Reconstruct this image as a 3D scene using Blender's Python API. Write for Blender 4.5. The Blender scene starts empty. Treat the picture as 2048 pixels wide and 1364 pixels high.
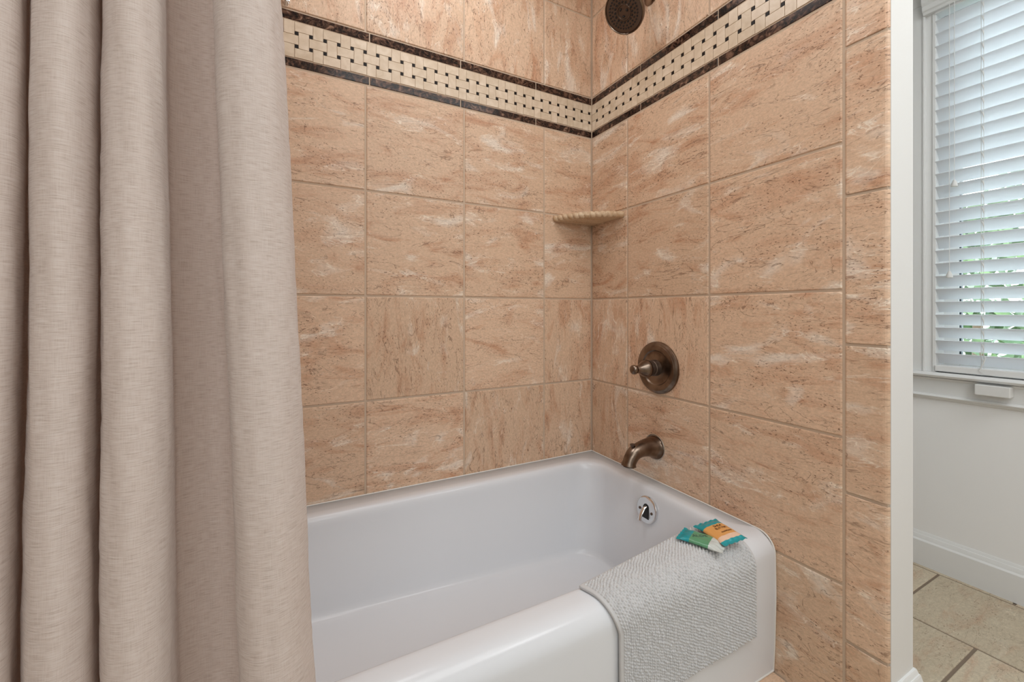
import bpy, math, random
from math import sin, cos, pi, radians, sqrt, atan2
from mathutils import Vector, Matrix, noise
random.seed(7)
scene = bpy.context.scene
COL = scene.collection

# ------------------------------------------------------------------ camera, world, lights, exposure
cam_d = bpy.data.cameras.new('camera')
cam_d.sensor_width = 36.0
cam_d.lens = 834.6 / 2048 * 36
cam_d.shift_y = -0.0300
cam_d.clip_start = 0.02
cam = bpy.data.objects.new('camera', cam_d)
cam.location = (-1.100, -1.382, 0.972)
cam.rotation_euler = (radians(90), 0, radians(-27.695))
COL.objects.link(cam)
scene.camera = cam

world = bpy.data.worlds.new('world')
scene.world = world
world.use_nodes = True
wn = world.node_tree.nodes
bg = wn['Background']
bg.inputs[0].default_value = (0.86, 0.93, 1.0, 1)
bg.inputs[1].default_value = 9.0

def area_light(name, loc, target, size, power, color=(1, 1, 1), size_y=None, spread=None):
    d = bpy.data.lights.new(name, 'AREA')
    d.energy = power
    d.color = color
    d.size = size
    if size_y:
        d.shape = 'RECTANGLE'
        d.size_y = size_y
    if spread:
        d.spread = spread
    o = bpy.data.objects.new(name, d)
    o.location = loc
    v = Vector(target) - Vector(loc)
    o.rotation_euler = v.to_track_quat('-Z', 'Y').to_euler()
    COL.objects.link(o)
    return o

# ceiling panel lamp in the middle of the bathroom, vanity lamp on the wall behind the camera, small downlight over the tub
area_light('ceiling_lamp', (-0.35, -1.75, 2.40), (-0.35, -1.75, 0), 1.1, 13, (0.95, 0.985, 1.0))
area_light('vanity_lamp', (-1.25, -2.95, 1.95), (-0.2, 0, 0.9), 1.7, 21, (0.93, 0.98, 1.0), 0.9)
area_light('tub_downlight', (-0.75, -0.42, 2.40), (-0.75, -0.42, 0), 0.45, 5, (0.97, 0.985, 1.0))
area_light('window_side_fill', (0.35, -1.95, 2.40), (0.75, -1.4, 0), 0.5, 8, (0.96, 0.98, 1.0))  # added fill without a known fixture, brightens the window wall and floor

scene.view_settings.view_transform = 'Standard'
scene.view_settings.look = 'None'
scene.view_settings.gamma = 1.0
scene.view_settings.use_curve_mapping = False
scene.view_settings.exposure = 0.0

# ------------------------------------------------------------------ helpers
def tag(o, label=None, cat=None, group=None, kind=None):
    if label: o['label'] = label
    if cat: o['category'] = cat
    if group: o['group'] = group
    if kind: o['kind'] = kind
    return o

def empty(name, loc=(0, 0, 0)):
    o = bpy.data.objects.new(name, None)
    o.location = loc
    o.empty_display_size = 0.05
    COL.objects.link(o)
    return o

class MB:
    """collects faces (with material index and a per-corner tc vector) into one mesh"""
    def __init__(self):
        self.v = []; self.f = []; self.m = []; self.tc = []
    def add(self, verts, faces, mi=0, tcs=None):
        b = len(self.v)
        self.v += [tuple(p) for p in verts]
        for k, fc in enumerate(faces):
            self.f.append([b + i for i in fc])
            self.m.append(mi)
            if tcs is None:
                self.tc += [(0, 0, 0)] * len(fc)
            else:
                self.tc += [tcs[i] for i in fc]
        return self
    def box(self, lo, hi, mi=0):
        x0, y0, z0 = lo; x1, y1, z1 = hi
        v = [(x0, y0, z0), (x1, y0, z0), (x1, y1, z0), (x0, y1, z0), (x0, y0, z1), (x1, y0, z1), (x1, y1, z1), (x0, y1, z1)]
        f = [(3, 2, 1, 0), (4, 5, 6, 7), (0, 1, 5, 4), (1, 2, 6, 5), (2, 3, 7, 6), (3, 0, 4, 7)]
        return self.add(v, f, mi)
    def build(self, name, mats, parent=None, smooth=None, bevel=None, bsegs=2, offset=None):
        me = bpy.data.meshes.new(name)
        vs = self.v
        if offset: vs = [(a - offset[0], b - offset[1], c - offset[2]) for a, b, c in vs]
        me.from_pydata(vs, [], self.f)
        if not isinstance(mats, (list, tuple)): mats = [mats]
        for m in mats: me.materials.append(m)
        me.polygons.foreach_set('material_index', self.m)
        if any(t != (0, 0, 0) for t in self.tc[:400]) or any(t != (0, 0, 0) for t in self.tc[-40:]):
            at = me.attributes.new('tc', 'FLOAT_VECTOR', 'CORNER')
            at.data.foreach_set('vector', [c for t in self.tc for c in t])
        me.update()
        o = bpy.data.objects.new(name, me)
        COL.objects.link(o)
        if parent is not None: o.parent = parent
        if smooth is not None:
            for p in me.polygons: p.use_smooth = True
            if smooth < 180: me.set_sharp_from_angle(angle=radians(smooth))
        if bevel:
            md = o.modifiers.new('bevel', 'BEVEL'); md.width = bevel; md.segments = bsegs
            md.limit_method = 'ANGLE'; md.angle_limit = radians(35)
        return o

def lathe(mb, prof, origin, axis, up=None, n=40, mi=0, cap=True):
    """prof: list of (distance along axis, radius)"""
    a = Vector(axis).normalized()
    u = Vector(up) if up else (Vector((0, 0, 1)) if abs(a.z) < .9 else Vector((1, 0, 0)))
    u = (u - a * u.dot(a)).normalized(); w = a.cross(u)
    O = Vector(origin); vs = []; fs = []
    for d, r in prof:
        for k in range(n):
            t = 2 * pi * k / n
            vs.append(O + a * d + (u * cos(t) + w * sin(t)) * r)
    for i in range(len(prof) - 1):
        for k in range(n):
            k2 = (k + 1) % n
            fs.append((i * n + k, i * n + k2, (i + 1) * n + k2, (i + 1) * n + k))
    if cap:
        fs.append(tuple(reversed(range(n))))
        fs.append(tuple(range((len(prof) - 1) * n, len(prof) * n)))
    return mb.add(vs, fs, mi)

def tube(mb, path, radii, n=20, mi=0, squash=None, cap=True, side=None):
    """sweep circles along 3-D points; squash scales the 'up' axis of the section"""
    P = [Vector(p) for p in path]
    vs = []; fs = []
    side = Vector(side).normalized() if side else None
    for i, p in enumerate(P):
        t = (P[min(i + 1, len(P) - 1)] - P[max(i - 1, 0)]).normalized()
        s = side if side else (t.cross(Vector((0, 0, 1))) if abs(t.z) < .95 else t.cross(Vector((0, 1, 0)))).normalized()
        u = s.cross(t).normalized()
        r = radii[i] if hasattr(radii, '__len__') else radii
        q = squash[i] if squash else 1
        for k in range(n):
            a = 2 * pi * k / n
            vs.append(p + s * cos(a) * r + u * sin(a) * r * q)
    for i in range(len(P) - 1):
        for k in range(n):
            k2 = (k + 1) % n
            fs.append((i * n + k, i * n + k2, (i + 1) * n + k2, (i + 1) * n + k))
    if cap:
        fs.append(tuple(reversed(range(n)))); fs.append(tuple(range((len(P) - 1) * n, len(P) * n)))
    return mb.add(vs, fs, mi)

def sweep_profile(mb, path, prof, z=True, mi=0):
    """horizontal moulding: path of (x,y) points, left-hand normal is the room side; prof closed list (offset, z)"""
    n = len(path); vs = []; fs = []; m = len(prof)
    for i in range(n):
        p = Vector(path[i])
        d0 = (p - Vector(path[i - 1])).normalized() if i > 0 else None
        d1 = (Vector(path[i + 1]) - p).normalized() if i < n - 1 else None
        if d0 is None: d0 = d1
        if d1 is None: d1 = d0
        n0 = Vector((-d0.y, d0.x)); n1 = Vector((-d1.y, d1.x))
        b = (n0 + n1).normalized(); k = 1 / max(.3, b.dot(n0))
        for o, zz in prof:
            vs.append((p.x + b.x * o * k, p.y + b.y * o * k, zz))
    for i in range(n - 1):
        for j in range(m):
            j2 = (j + 1) % m
            fs.append((i * m + j, (i + 1) * m + j, (i + 1) * m + j2, i * m + j2))
    fs.append(tuple(range(m))); fs.append(tuple(reversed(range((n - 1) * m, n * m))))
    return mb.add(vs, fs, mi)

# ------------------------------------------------------------------ materials
def mat(name):
    m = bpy.data.materials.new(name); m.use_nodes = True
    return m, m.node_tree.nodes, m.node_tree.links, m.node_tree.nodes['Principled BSDF']

def lin(c):
    return tuple((x / 12.92 if x <= .04045 else ((x + .055) / 1.055) ** 2.4) for x in [k / 255 for k in c]) + (1,)

def simple(name, rgb, rough=.5, metal=0, spec=None, coat=0, bump=None):
    m, N, L, b = mat(name)
    b.inputs['Base Color'].default_value = lin(rgb)
    b.inputs['Roughness'].default_value = rough
    b.inputs['Metallic'].default_value = metal
    if spec is not None: b.inputs['Specular IOR Level'].default_value = spec
    if coat: b.inputs['Coat Weight'].default_value = coat; b.inputs['Coat Roughness'].default_value = .1
    if bump:
        sc, st, ds = bump
        tx = N.new('ShaderNodeTexCoord'); nz = N.new('ShaderNodeTexNoise'); bp = N.new('ShaderNodeBump')
        nz.inputs['Scale'].default_value = sc; nz.inputs['Detail'].default_value = 4
        bp.inputs['Strength'].default_value = st; bp.inputs['Distance'].default_value = ds
        L.new(tx.outputs['Object'], nz.inputs['Vector']); L.new(nz.outputs[0], bp.inputs['Height']); L.new(bp.outputs[0], b.inputs['Normal'])
    return m

def ramp(N, stops, interp='LINEAR'):
    r = N.new('ShaderNodeValToRGB'); r.color_ramp.interpolation = interp
    e = r.color_ramp.elements
    e[0].position, e[0].color = stops[0]
    e[1].position, e[1].color = stops[1]
    for p, c in stops[2:]:
        k = e.new(p); k.color = c
    return r

def mixc(N, L, fac, a, b, mode='MIX'):
    m = N.new('ShaderNodeMix'); m.data_type = 'RGBA'; m.blend_type = mode
    for s, v in ((0, fac), (6, a), (7, b)):
        if hasattr(v, 'default_value') or hasattr(v, 'is_linked'): L.new(v, m.inputs[s])
        else: m.inputs[s].default_value = v
    return m.outputs[2]

def math_n(N, L, op, a, b=None, clamp=False):
    m = N.new('ShaderNodeMath'); m.operation = op; m.use_clamp = clamp
    for s, v in ((0, a), (1, b)):
        if v is None: continue
        if hasattr(v, 'is_linked'): L.new(v, m.inputs[s])
        else: m.inputs[s].default_value = v
    return m.outputs[0]

def travertine(name, base, warm, pale, dark, rough=.42, vein=1.0):
    """stone-look tile; attribute tc = (metres along the veins, metres across, tile seed)"""
    m, N, L, b = mat(name)
    at = N.new('ShaderNodeAttribute'); at.attribute_name = 'tc'
    V = at.outputs['Vector']
    sep = N.new('ShaderNodeSeparateXYZ'); L.new(V, sep.inputs[0])
    def noise_t(sx, sy, detail, dist=0, rough_=.55, off=0.0):
        mp = N.new('ShaderNodeMapping'); mp.inputs['Scale'].default_value = (sx, sy, 7.3)
        mp.inputs['Location'].default_value = (off, off * 1.7, off * .6)
        L.new(V, mp.inputs['Vector'])
        n = N.new('ShaderNodeTexNoise'); n.inputs['Scale'].default_value = 1; n.inputs['Detail'].default_value = detail
        n.inputs['Distortion'].default_value = dist; n.inputs['Roughness'].default_value = rough_
        L.new(mp.outputs[0], n.inputs['Vector'])
        return n.outputs[0]
    n1 = noise_t(4.5, 15, 7, 1.3, .65)
    n2 = noise_t(4, 9, 3, 1.6, .5, 5.3)
    n3 = noise_t(4.5, 15, 4, 2.6, .5, 11.1)
    n4 = noise_t(6, 22, 4, 1.4, .5, 17.7)
    n5 = noise_t(130, 260, 2, 0, .6, 3)
    n7 = noise_t(5, 14, 2, .8, .5, 31.0)
    r1 = ramp(N, [(.30, lin(warm)), (.48, lin(base)), (.62, lin(base)), (.78, lin(pale))]); L.new(n1, r1.inputs[0])
    c = r1.outputs[0]
    # pale clouds
    cl = ramp(N, [(.565, (0, 0, 0, 1)), (.72, (1, 1, 1, 1))]); L.new(n2, cl.inputs[0])
    c = mixc(N, L, math_n(N, L, 'MULTIPLY', cl.outputs[0], .80), c, lin(pale))
    # warm blotches
    wb = ramp(N, [(.56, (0, 0, 0, 1)), (.70, (1, 1, 1, 1))]); L.new(n7, wb.inputs[0])
    c = mixc(N, L, math_n(N, L, 'MULTIPLY', wb.outputs[0], .60), c, lin(warm))
    # thin dark veins
    d = math_n(N, L, 'ABSOLUTE', math_n(N, L, 'SUBTRACT', n3, .5))
    vr = ramp(N, [(0, (1, 1, 1, 1)), (.016, (0, 0, 0, 1))]); L.new(d, vr.inputs[0])
    gate = ramp(N, [(.44, (0, 0, 0, 1)), (.60, (1, 1, 1, 1))]); L.new(n4, gate.inputs[0])
    vm = math_n(N, L, 'MULTIPLY', vr.outputs[0], gate.outputs[0])
    c = mixc(N, L, math_n(N, L, 'MULTIPLY', vm, .62 * vein), c, lin(dark))
    # thin pale veins
    d2 = math_n(N, L, 'ABSOLUTE', math_n(N, L, 'SUBTRACT', n4, .46))
    vr2 = ramp(N, [(0, (1, 1, 1, 1)), (.016, (0, 0, 0, 1))]); L.new(d2, vr2.inputs[0])
    gate2 = ramp(N, [(.50, (0, 0, 0, 1)), (.60, (1, 1, 1, 1))]); L.new(n2, gate2.inputs[0])
    c = mixc(N, L, math_n(N, L, 'MULTIPLY', math_n(N, L, 'MULTIPLY', vr2.outputs[0], gate2.outputs[0]), .6 * vein), c, lin(tuple(min(255, int(k * 1.10)) for k in pale)))
    # fine pits and speckle
    sp = ramp(N, [(.32, (1, 1, 1, 1)), (.40, (0, 0, 0, 1))]); L.new(n5, sp.inputs[0])
    gate3 = ramp(N, [(.44, (0, 0, 0, 1)), (.56, (1, 1, 1, 1))]); L.new(n7, gate3.inputs[0])
    pit = math_n(N, L, 'MULTIPLY', sp.outputs[0], math_n(N, L, 'ADD', math_n(N, L, 'MULTIPLY', gate3.outputs[0], .8), .2))
    c = mixc(N, L, math_n(N, L, 'MULTIPLY', pit, .75), c, lin(dark))
    # grain + tile-to-tile variation
    gr = ramp(N, [(.3, (.84, .83, .82, 1)), (.7, (1.13, 1.13, 1.13, 1))]); L.new(noise_t(110, 170, 3, 0, .8, 8), gr.inputs[0])
    c = mixc(N, L, 1.0, c, gr.outputs[0], 'MULTIPLY')
    wnn = N.new('ShaderNodeTexWhiteNoise'); wnn.noise_dimensions = '1D'
    L.new(math_n(N, L, 'FLOOR', math_n(N, L, 'ADD', sep.outputs[2], .5)), wnn.inputs['W'])
    tv = ramp(N, [(0, (.92, .91, .90, 1)), (1, (1.05, 1.05, 1.06, 1))]); L.new(wnn.outputs[0], tv.inputs[0])
    c = mixc(N, L, 1.0, c, tv.outputs[0], 'MULTIPLY')
    L.new(c, b.inputs['Base Color'])
    b.inputs['Roughness'].default_value = rough
    b.inputs['Specular IOR Level'].default_value = .35
    bp = N.new('ShaderNodeBump'); bp.inputs['Strength'].default_value = .35; bp.inputs['Distance'].default_value = .0015
    hsum = math_n(N, L, 'SUBTRACT', noise_t(30, 70, 4, .4, .6, 2), math_n(N, L, 'MULTIPLY', math_n(N, L, 'ADD', pit, vm), .8))
    L.new(hsum, bp.inputs['Height']); L.new(bp.outputs[0], b.inputs['Normal'])
    return m

M_wall = travertine('wall_tile', (220, 188, 160), (199, 153, 122), (236, 223, 208), (104, 70, 48))
M_step = M_wall
M_floor = travertine('floor_tile', (204, 190, 166), (196, 168, 142), (220, 211, 190), (140, 118, 92), vein=.7)
M_grout = simple('grout', (198, 175, 153), .85, bump=(220, .4, .001))
M_grout_dark = simple('floor_grout', (132, 116, 100), .9, bump=(220, .4, .001))
M_grout_pale = simple('mosaic_grout', (120, 100, 82), .85)

def marble_dark():
    m, N, L, b = mat('dark_emperador')
    at = N.new('ShaderNodeAttribute'); at.attribute_name = 'tc'
    n = N.new('ShaderNodeTexNoise'); n.inputs['Scale'].default_value = 38; n.inputs['Detail'].default_value = 5; n.inputs['Distortion'].default_value = 1.8
    L.new(at.outputs['Vector'], n.inputs['Vector'])
    r = ramp(N, [(.36, lin((22, 16, 14))), (.50, lin((52, 34, 27))), (.62, lin((100, 72, 58))), (.75, lin((150, 120, 100)))])
    L.new(n.outputs[0], r.inputs[0])
    v = N.new('ShaderNodeTexVoronoi'); v.feature = 'DISTANCE_TO_EDGE'; v.inputs['Scale'].default_value = 60
    n2 = N.new('ShaderNodeTexNoise'); n2.inputs['Scale'].default_value = 30
    L.new(at.outputs['Vector'], n2.inputs['Vector'])
    av = N.new('ShaderNodeVectorMath'); av.operation = 'MULTIPLY_ADD'; av.inputs[1].default_value = (.05, .05, .05)
    L.new(n2.outputs[1], av.inputs[0]); L.new(at.outputs['Vector'], av.inputs[2]); L.new(av.outputs[0], v.inputs['Vector'])
    e = ramp(N, [(0, (1, 1, 1, 1)), (.035, (0, 0, 0, 1))]); L.new(v.outputs[0], e.inputs[0])
    c = mixc(N, L, math_n(N, L, 'MULTIPLY', e.outputs[0], .30), r.outputs[0], lin((150, 118, 96)))
    L.new(c, b.inputs['Base Color']); b.inputs['Roughness'].default_value = .16; b.inputs['Specular IOR Level'].default_value = .28
    return m
M_dark = marble_dark()

def marble_cream():
    m, N, L, b = mat('cream_marble')
    at = N.new('ShaderNodeAttribute'); at.attribute_name = 'tc'
    n = N.new('ShaderNodeTexNoise'); n.inputs['Scale'].default_value = 30; n.inputs['Detail'].default_value = 4; n.inputs['Distortion'].default_value = 1
    L.new(at.outputs['Vector'], n.inputs['Vector'])
    r = ramp(N, [(.3, lin((208, 186, 160))), (.7, lin((228, 210, 188)))]); L.new(n.outputs[0], r.inputs[0])
    d = math_n(N, L, 'ABSOLUTE', math_n(N, L, 'SUBTRACT', n.outputs[0], .5))
    e = ramp(N, [(0, (1, 1, 1, 1)), (.006, (0, 0, 0, 1))]); L.new(d, e.inputs[0])
    c = mixc(N, L, math_n(N, L, 'MULTIPLY', e.outputs[0], .18), r.outputs[0], lin((165, 125, 92)))
    sep = N.new('ShaderNodeSeparateXYZ'); L.new(at.outputs['Vector'], sep.inputs[0])
    w = N.new('ShaderNodeTexWhiteNoise'); w.noise_dimensions = '1D'
    L.new(math_n(N, L, 'FLOOR', math_n(N, L, 'ADD', sep.outputs[2], .5)), w.inputs['W'])
    tv = ramp(N, [(0, (.93, .92, .90, 1)), (1, (1.03, 1.03, 1.04, 1))]); L.new(w.outputs[0], tv.inputs[0])
    c = mixc(N, L, 1.0, c, tv.outputs[0], 'MULTIPLY')
    L.new(c, b.inputs['Base Color']); b.inputs['Roughness'].default_value = .3
    return m
M_cream = marble_cream()
M_black = simple('black_marble', (24, 17, 15), .4, spec=.2)

M_paint = simple('white_wall_paint', (226, 224, 221), .6, bump=(90, .12, .001))
M_trim = simple('white_trim_paint', (232, 232, 231), .32)
M_ceil = simple('ceiling_paint', (232, 231, 229), .7)
M_enamel = simple('white_enamel', (223, 225, 229), .2, spec=.35)
M_caulk = simple('caulk', (228, 224, 218), .45)
M_chrome = simple('chrome', (225, 225, 226), .10, 1.0)
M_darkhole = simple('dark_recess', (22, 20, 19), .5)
M_cord = simple('blind_cord', (226, 226, 224), .6)
M_pane_dark = simple('window_gasket', (52, 66, 74), .5)
M_shelf = travertine('shelf_stone', (208, 180, 148), (192, 156, 118), (222, 200, 170), (140, 100, 70), rough=.45, vein=.4)

def bronze():
    m, N, L, b = mat('brushed_bronze')
    b.inputs['Metallic'].default_value = 1.0
    b.inputs['Roughness'].default_value = .27
    lw = N.new('ShaderNodeTexNoise'); tx = N.new('ShaderNodeTexCoord')
    lw.inputs['Scale'].default_value = 26; L.new(tx.outputs['Object'], lw.inputs['Vector'])
    r = ramp(N, [(.35, lin((100, 84, 72))), (.65, lin((138, 122, 109)))]); L.new(lw.outputs[0], r.inputs[0])
    L.new(r.outputs[0], b.inputs['Base Color'])
    return m
M_bronze = bronze()
M_bronze_dark = simple('dark_bronze_face', (96, 80, 70), .4, .7)
M_nozzle = simple('rubber_nozzle', (26, 20, 18), .6)

def linen():
    m, N, L, b = mat('linen_cloth')
    at = N.new('ShaderNodeAttribute'); at.attribute_name = 'tc'
    V = at.outputs['Vector']
    def nz(sx, sy, det, off=0, dist=0):
        mp = N.new('ShaderNodeMapping'); mp.inputs['Scale'].default_value = (sx, sy, 1); mp.inputs['Location'].default_value = (off, off, 0)
        L.new(V, mp.inputs['Vector']); n = N.new('ShaderNodeTexNoise'); n.inputs['Scale'].default_value = 1
        n.inputs['Detail'].default_value = det; n.inputs['Distortion'].default_value = dist; L.new(mp.outputs[0], n.inputs['Vector'])
        return n.outputs[0]
    weft = nz(70, 1000, 3); warp = nz(1300, 60, 2, 9); cr = nz(24, 120, 4, 3, 1.2)
    s = math_n(N, L, 'ADD', math_n(N, L, 'MULTIPLY', weft, .72), math_n(N, L, 'MULTIPLY', warp, .28))
    r = ramp(N, [(.30, lin((210, 194, 184))), (.50, lin((234, 221, 213))), (.72, lin((243, 234, 228)))]); L.new(s, r.inputs[0])
    L.new(r.outputs[0], b.inputs['Base Color'])
    b.inputs['Roughness'].default_value = .9
    b.inputs['Specular IOR Level'].default_value = .15
    b.inputs['Sheen Weight'].default_value = .15
    bp = N.new('ShaderNodeBump'); bp.inputs['Strength'].default_value = .5; bp.inputs['Distance'].default_value = .0012
    L.new(math_n(N, L, 'ADD', math_n(N, L, 'MULTIPLY', s, .35), cr), bp.inputs['Height']); L.new(bp.outputs[0], b.inputs['Normal'])
    tr = N.new('ShaderNodeBsdfTranslucent'); L.new(r.outputs[0], tr.inputs[0])
    mx = N.new('ShaderNodeMixShader'); mx.inputs[0].default_value = .38
    L.new(b.outputs[0], mx.inputs[1]); L.new(tr.outputs[0], mx.inputs[2])
    L.new(mx.outputs[0], N['Material Output'].inputs[0])
    return m
M_linen = linen()

def chenille():
    m, N, L, b = mat('white_chenille')
    tx = N.new('ShaderNodeTexCoord'); n = N.new('ShaderNodeTexNoise'); n.inputs['Scale'].default_value = 900; n.inputs['Detail'].default_value = 2
    L.new(tx.outputs['Object'], n.inputs['Vector'])
    r = ramp(N, [(.3, lin((196, 195, 195))), (.7, lin((216, 215, 215)))]); L.new(n.outputs[0], r.inputs[0])
    L.new(r.outputs[0], b.inputs['Base Color']); b.inputs['Roughness'].default_value = .95; b.inputs['Specular IOR Level'].default_value = .1
    b.inputs['Sheen Weight'].default_value = .3
    bp = N.new('ShaderNodeBump'); bp.inputs['Strength'].default_value = .4; bp.inputs['Distance'].default_value = .0006
    L.new(n.outputs[0], bp.inputs['Height']); L.new(bp.outputs[0], b.inputs['Normal'])
    return m
M_chen = chenille()
M_hem = simple('white_cotton_hem', (200, 199, 199), .9, bump=(700, .4, .0005))

def slat_mat():
    m, N, L, b = mat('white_slat')
    b.inputs['Base Color'].default_value = lin((238, 239, 241)); b.inputs['Roughness'].default_value = .4
    tr = N.new('ShaderNodeBsdfTranslucent'); tr.inputs[0].default_value = lin((238, 240, 243))
    mx = N.new('ShaderNodeMixShader'); mx.inputs[0].default_value = .30
    L.new(b.outputs[0], mx.inputs[1]); L.new(tr.outputs[0], mx.inputs[2]); L.new(mx.outputs[0], N['Material Output'].inputs[0])
    return m
M_slat = slat_mat()

def pane_mat():
    m, N, L, b = mat('window_glass')
    t = N.new('ShaderNodeBsdfTransparent'); t.inputs[0].default_value = (.93, .97, .96, 1)
    g = N.new('ShaderNodeBsdfGlossy'); g.inputs['Roughness'].default_value = .02
    fr = N.new('ShaderNodeFresnel'); fr.inputs[0].default_value = 1.45
    mx = N.new('ShaderNodeMixShader'); L.new(fr.outputs[0], mx.inputs[0])
    L.new(t.outputs[0], mx.inputs[1]); L.new(g.outputs[0], mx.inputs[2]); L.new(mx.outputs[0], N['Material Output'].inputs[0])
    return m
M_glass = pane_mat()

def leaf_mat(name, a, c_):
    m, N, L, b = mat(name)
    tx = N.new('ShaderNodeTexCoord'); n = N.new('ShaderNodeTexNoise'); n.inputs['Scale'].default_value = 9
    L.new(tx.outputs['Object'], n.inputs['Vector'])
    r = ramp(N, [(.35, lin(a)), (.65, lin(c_))]); L.new(n.outputs[0], r.inputs[0])
    L.new(r.outputs[0], b.inputs['Base Color']); b.inputs['Roughness'].default_value = .6
    return m
M_leaf = leaf_mat('leaves', (52, 76, 44), (92, 116, 70))
M_leaf2 = leaf_mat('pale_leaves', (78, 100, 78), (118, 136, 106))
M_grass = leaf_mat('grass', (74, 94, 56), (96, 112, 70))

# ------------------------------------------------------------------ tiles
seed_n = [0]
def tile(mb, fr, u0, u1, v0, v1, mi, vert=False, gap=.0062, h=.0027, bev=.0024, seedval=None, rot=None):
    """one raised tile on a plane: fr(u, v, height) -> xyz"""
    seed_n[0] += 1
    sd = float(seed_n[0]) if seedval is None else seedval
    g = gap / 2
    a0, a1, b0, b1 = u0 + g, u1 - g, v0 + g, v1 - g
    if a1 - a0 < .0015 or b1 - b0 < .0015: return
    bev = min(bev, (a1 - a0) * .3, (b1 - b0) * .3)
    rings = [(0, 0), (bev * .35, h * .62), (bev, h)]
    vs = []; tcs = []
    for ins, hh in rings:
        for (u, v) in ((a0 + ins, b0 + ins), (a1 - ins, b0 + ins), (a1 - ins, b1 - ins), (a0 + ins, b1 - ins)):
            vs.append(fr(u, v, hh))
            tcs.append((v, u, sd) if vert else (u, v, sd))
    fs = []
    for r in range(2):
        for k in range(4):
            k2 = (k + 1) % 4
            fs.append((r * 4 + k, r * 4 + k2, r * 4 + 4 + k2, r * 4 + 4 + k))
    fs.append((8, 9, 10, 11))
    # orientation test
    A, B, C = Vector(vs[8]), Vector(vs[9]), Vector(vs[10])
    nrm = (B - A).cross(C - A); out = Vector(fr(0, 0, 1)) - Vector(fr(0, 0, 0))
    if nrm.dot(out) < 0: fs = [tuple(reversed(f)) for f in fs]
    mb.add(vs, fs, mi, tcs)

Z0, PZ = 1.0175, .3332
LIST0, LIST1, LIST2, LIST3 = 1.686, 1.7136, 1.823, 1.852
CEIL = 2.44
A_ = .0385

def listello(mb, fr, umax, joints, dot0):
    """dark strip / basket weave / dark strip"""
    for (z0, z1) in ((LIST0, LIST1), (LIST2, LIST3)):
        for a, b in zip(joints[:-1], joints[1:]):
            if a >= umax: break
            tile(mb, fr, a, min(b, umax), z0, z1, 2, gap=.0034, h=.0020, bev=.0010)
    zc = (LIST1 + LIST2) / 2
    d = .0104; g = .0009
    lo, hi = LIST1 + .001, LIST2 - .001
    i0 = int(-dot0 / A_) - 2; i1 = int((umax - dot0) / A_) + 2
    for i in range(i0, i1 + 1):
        for j in range(-1, 2):
            x0, x1 = dot0 + i * A_, dot0 + (i + 1) * A_
            y0, y1 = zc - A_ / 2 + j * A_, zc + A_ / 2 + j * A_
            if (i + j) % 2 == 0: r = (x0 - d / 2, x1 + d / 2, y0 + d / 2, y1 - d / 2)
            else: r = (x0 + d / 2, x1 - d / 2, y0 - d / 2, y1 + d / 2)
            a, b, c, e = max(r[0], .001), min(r[1], umax), max(r[2], lo), min(r[3], hi)
            if b - a > .003 and e - c > .003:
                tile(mb, fr, a, b, c, e, 3, vert=(i + j) % 2 != 0, gap=g, h=.0020, bev=.0003)
        for s in (-1, 1):
            x = dot0 + i * A_; y = zc + s * A_ / 2
            a, b = max(x - d / 2, .001), min(x + d / 2, umax)
            if b - a > .003: tile(mb, fr, a, b, y - d / 2, y + d / 2, 4, gap=g, h=.0020, bev=.0003)

def rows():
    out = []
    z = Z0
    k = -4
    while k < 3:
        a, b = Z0 + k * PZ, Z0 + (k + 1) * PZ
        if b > 0 and a < LIST0 - .05: out.append((k, max(a, 0), min(b, LIST0)))
        k += 1
    return out

def mk_wall(name, fr, ucols, umax, joints, dot0, vertset, back, ulist=None):
    mb = MB()
    back(mb)
    ulist = ulist or umax
    for k, z0, z1 in rows():
        for ci, (a, b) in enumerate(zip(ucols[:-1], ucols[1:])):
            tile(mb, fr, a + (.001 if ci == 0 else 0), min(b, umax), z0, z1, 1, vert=((k, ci) in vertset))
    for z0, z1 in ((LIST3, LIST3 + PZ), (LIST3 + PZ, CEIL)):
        for ci, (a, b) in enumerate(zip(ucols[:-1], ucols[1:])):
            tile(mb, fr, a + (.001 if ci == 0 else 0), min(b, umax), z0, z1, 1, vert=True)
    listello(mb, fr, ulist, joints, dot0)
    return mb

G = .0025   # tile face stands at the nominal plane, grout bed this far behind
frB = lambda u, v, h: (-u, -h + G, v)
frR = lambda u, v, h: (-h + G, -u, v)
colsB = [0, .232, .5645, .897, 1.2295, 1.562]
colsR = [0, .2081, .5519, .8957]
TUBL = 1.53
mats_tile = [M_grout, M_wall, M_dark, M_cream, M_black, M_paint]

def backB(mb):
    mb.box((-TUBL - .1, G, 0), (.117, G + .1, CEIL), 0)
wall_back = mk_wall('wall_back', frB, colsB, TUBL, [0, .2695, .5775, .8845, 1.1925, 1.5], .0126,
                    {(-1, 0), (-1, 2), (-2, 0), (-2, 1), (-1, 0)}, backB)
o = wall_back.build('wall_back', mats_tile); tag(o, kind='structure')
for w in ():
    pass

def backR(mb):
    # grout bed of the wet wall
    mb.box((G, -.974, 0), (.012, G, CEIL), 0)
mbR = mk_wall('wall_wing', frR, colsR, .8957, [0, .273, .5815, .8957], .0318 - .0385, {(-1, 0), (-1, 1), (-2, 0)}, backR)
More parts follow.
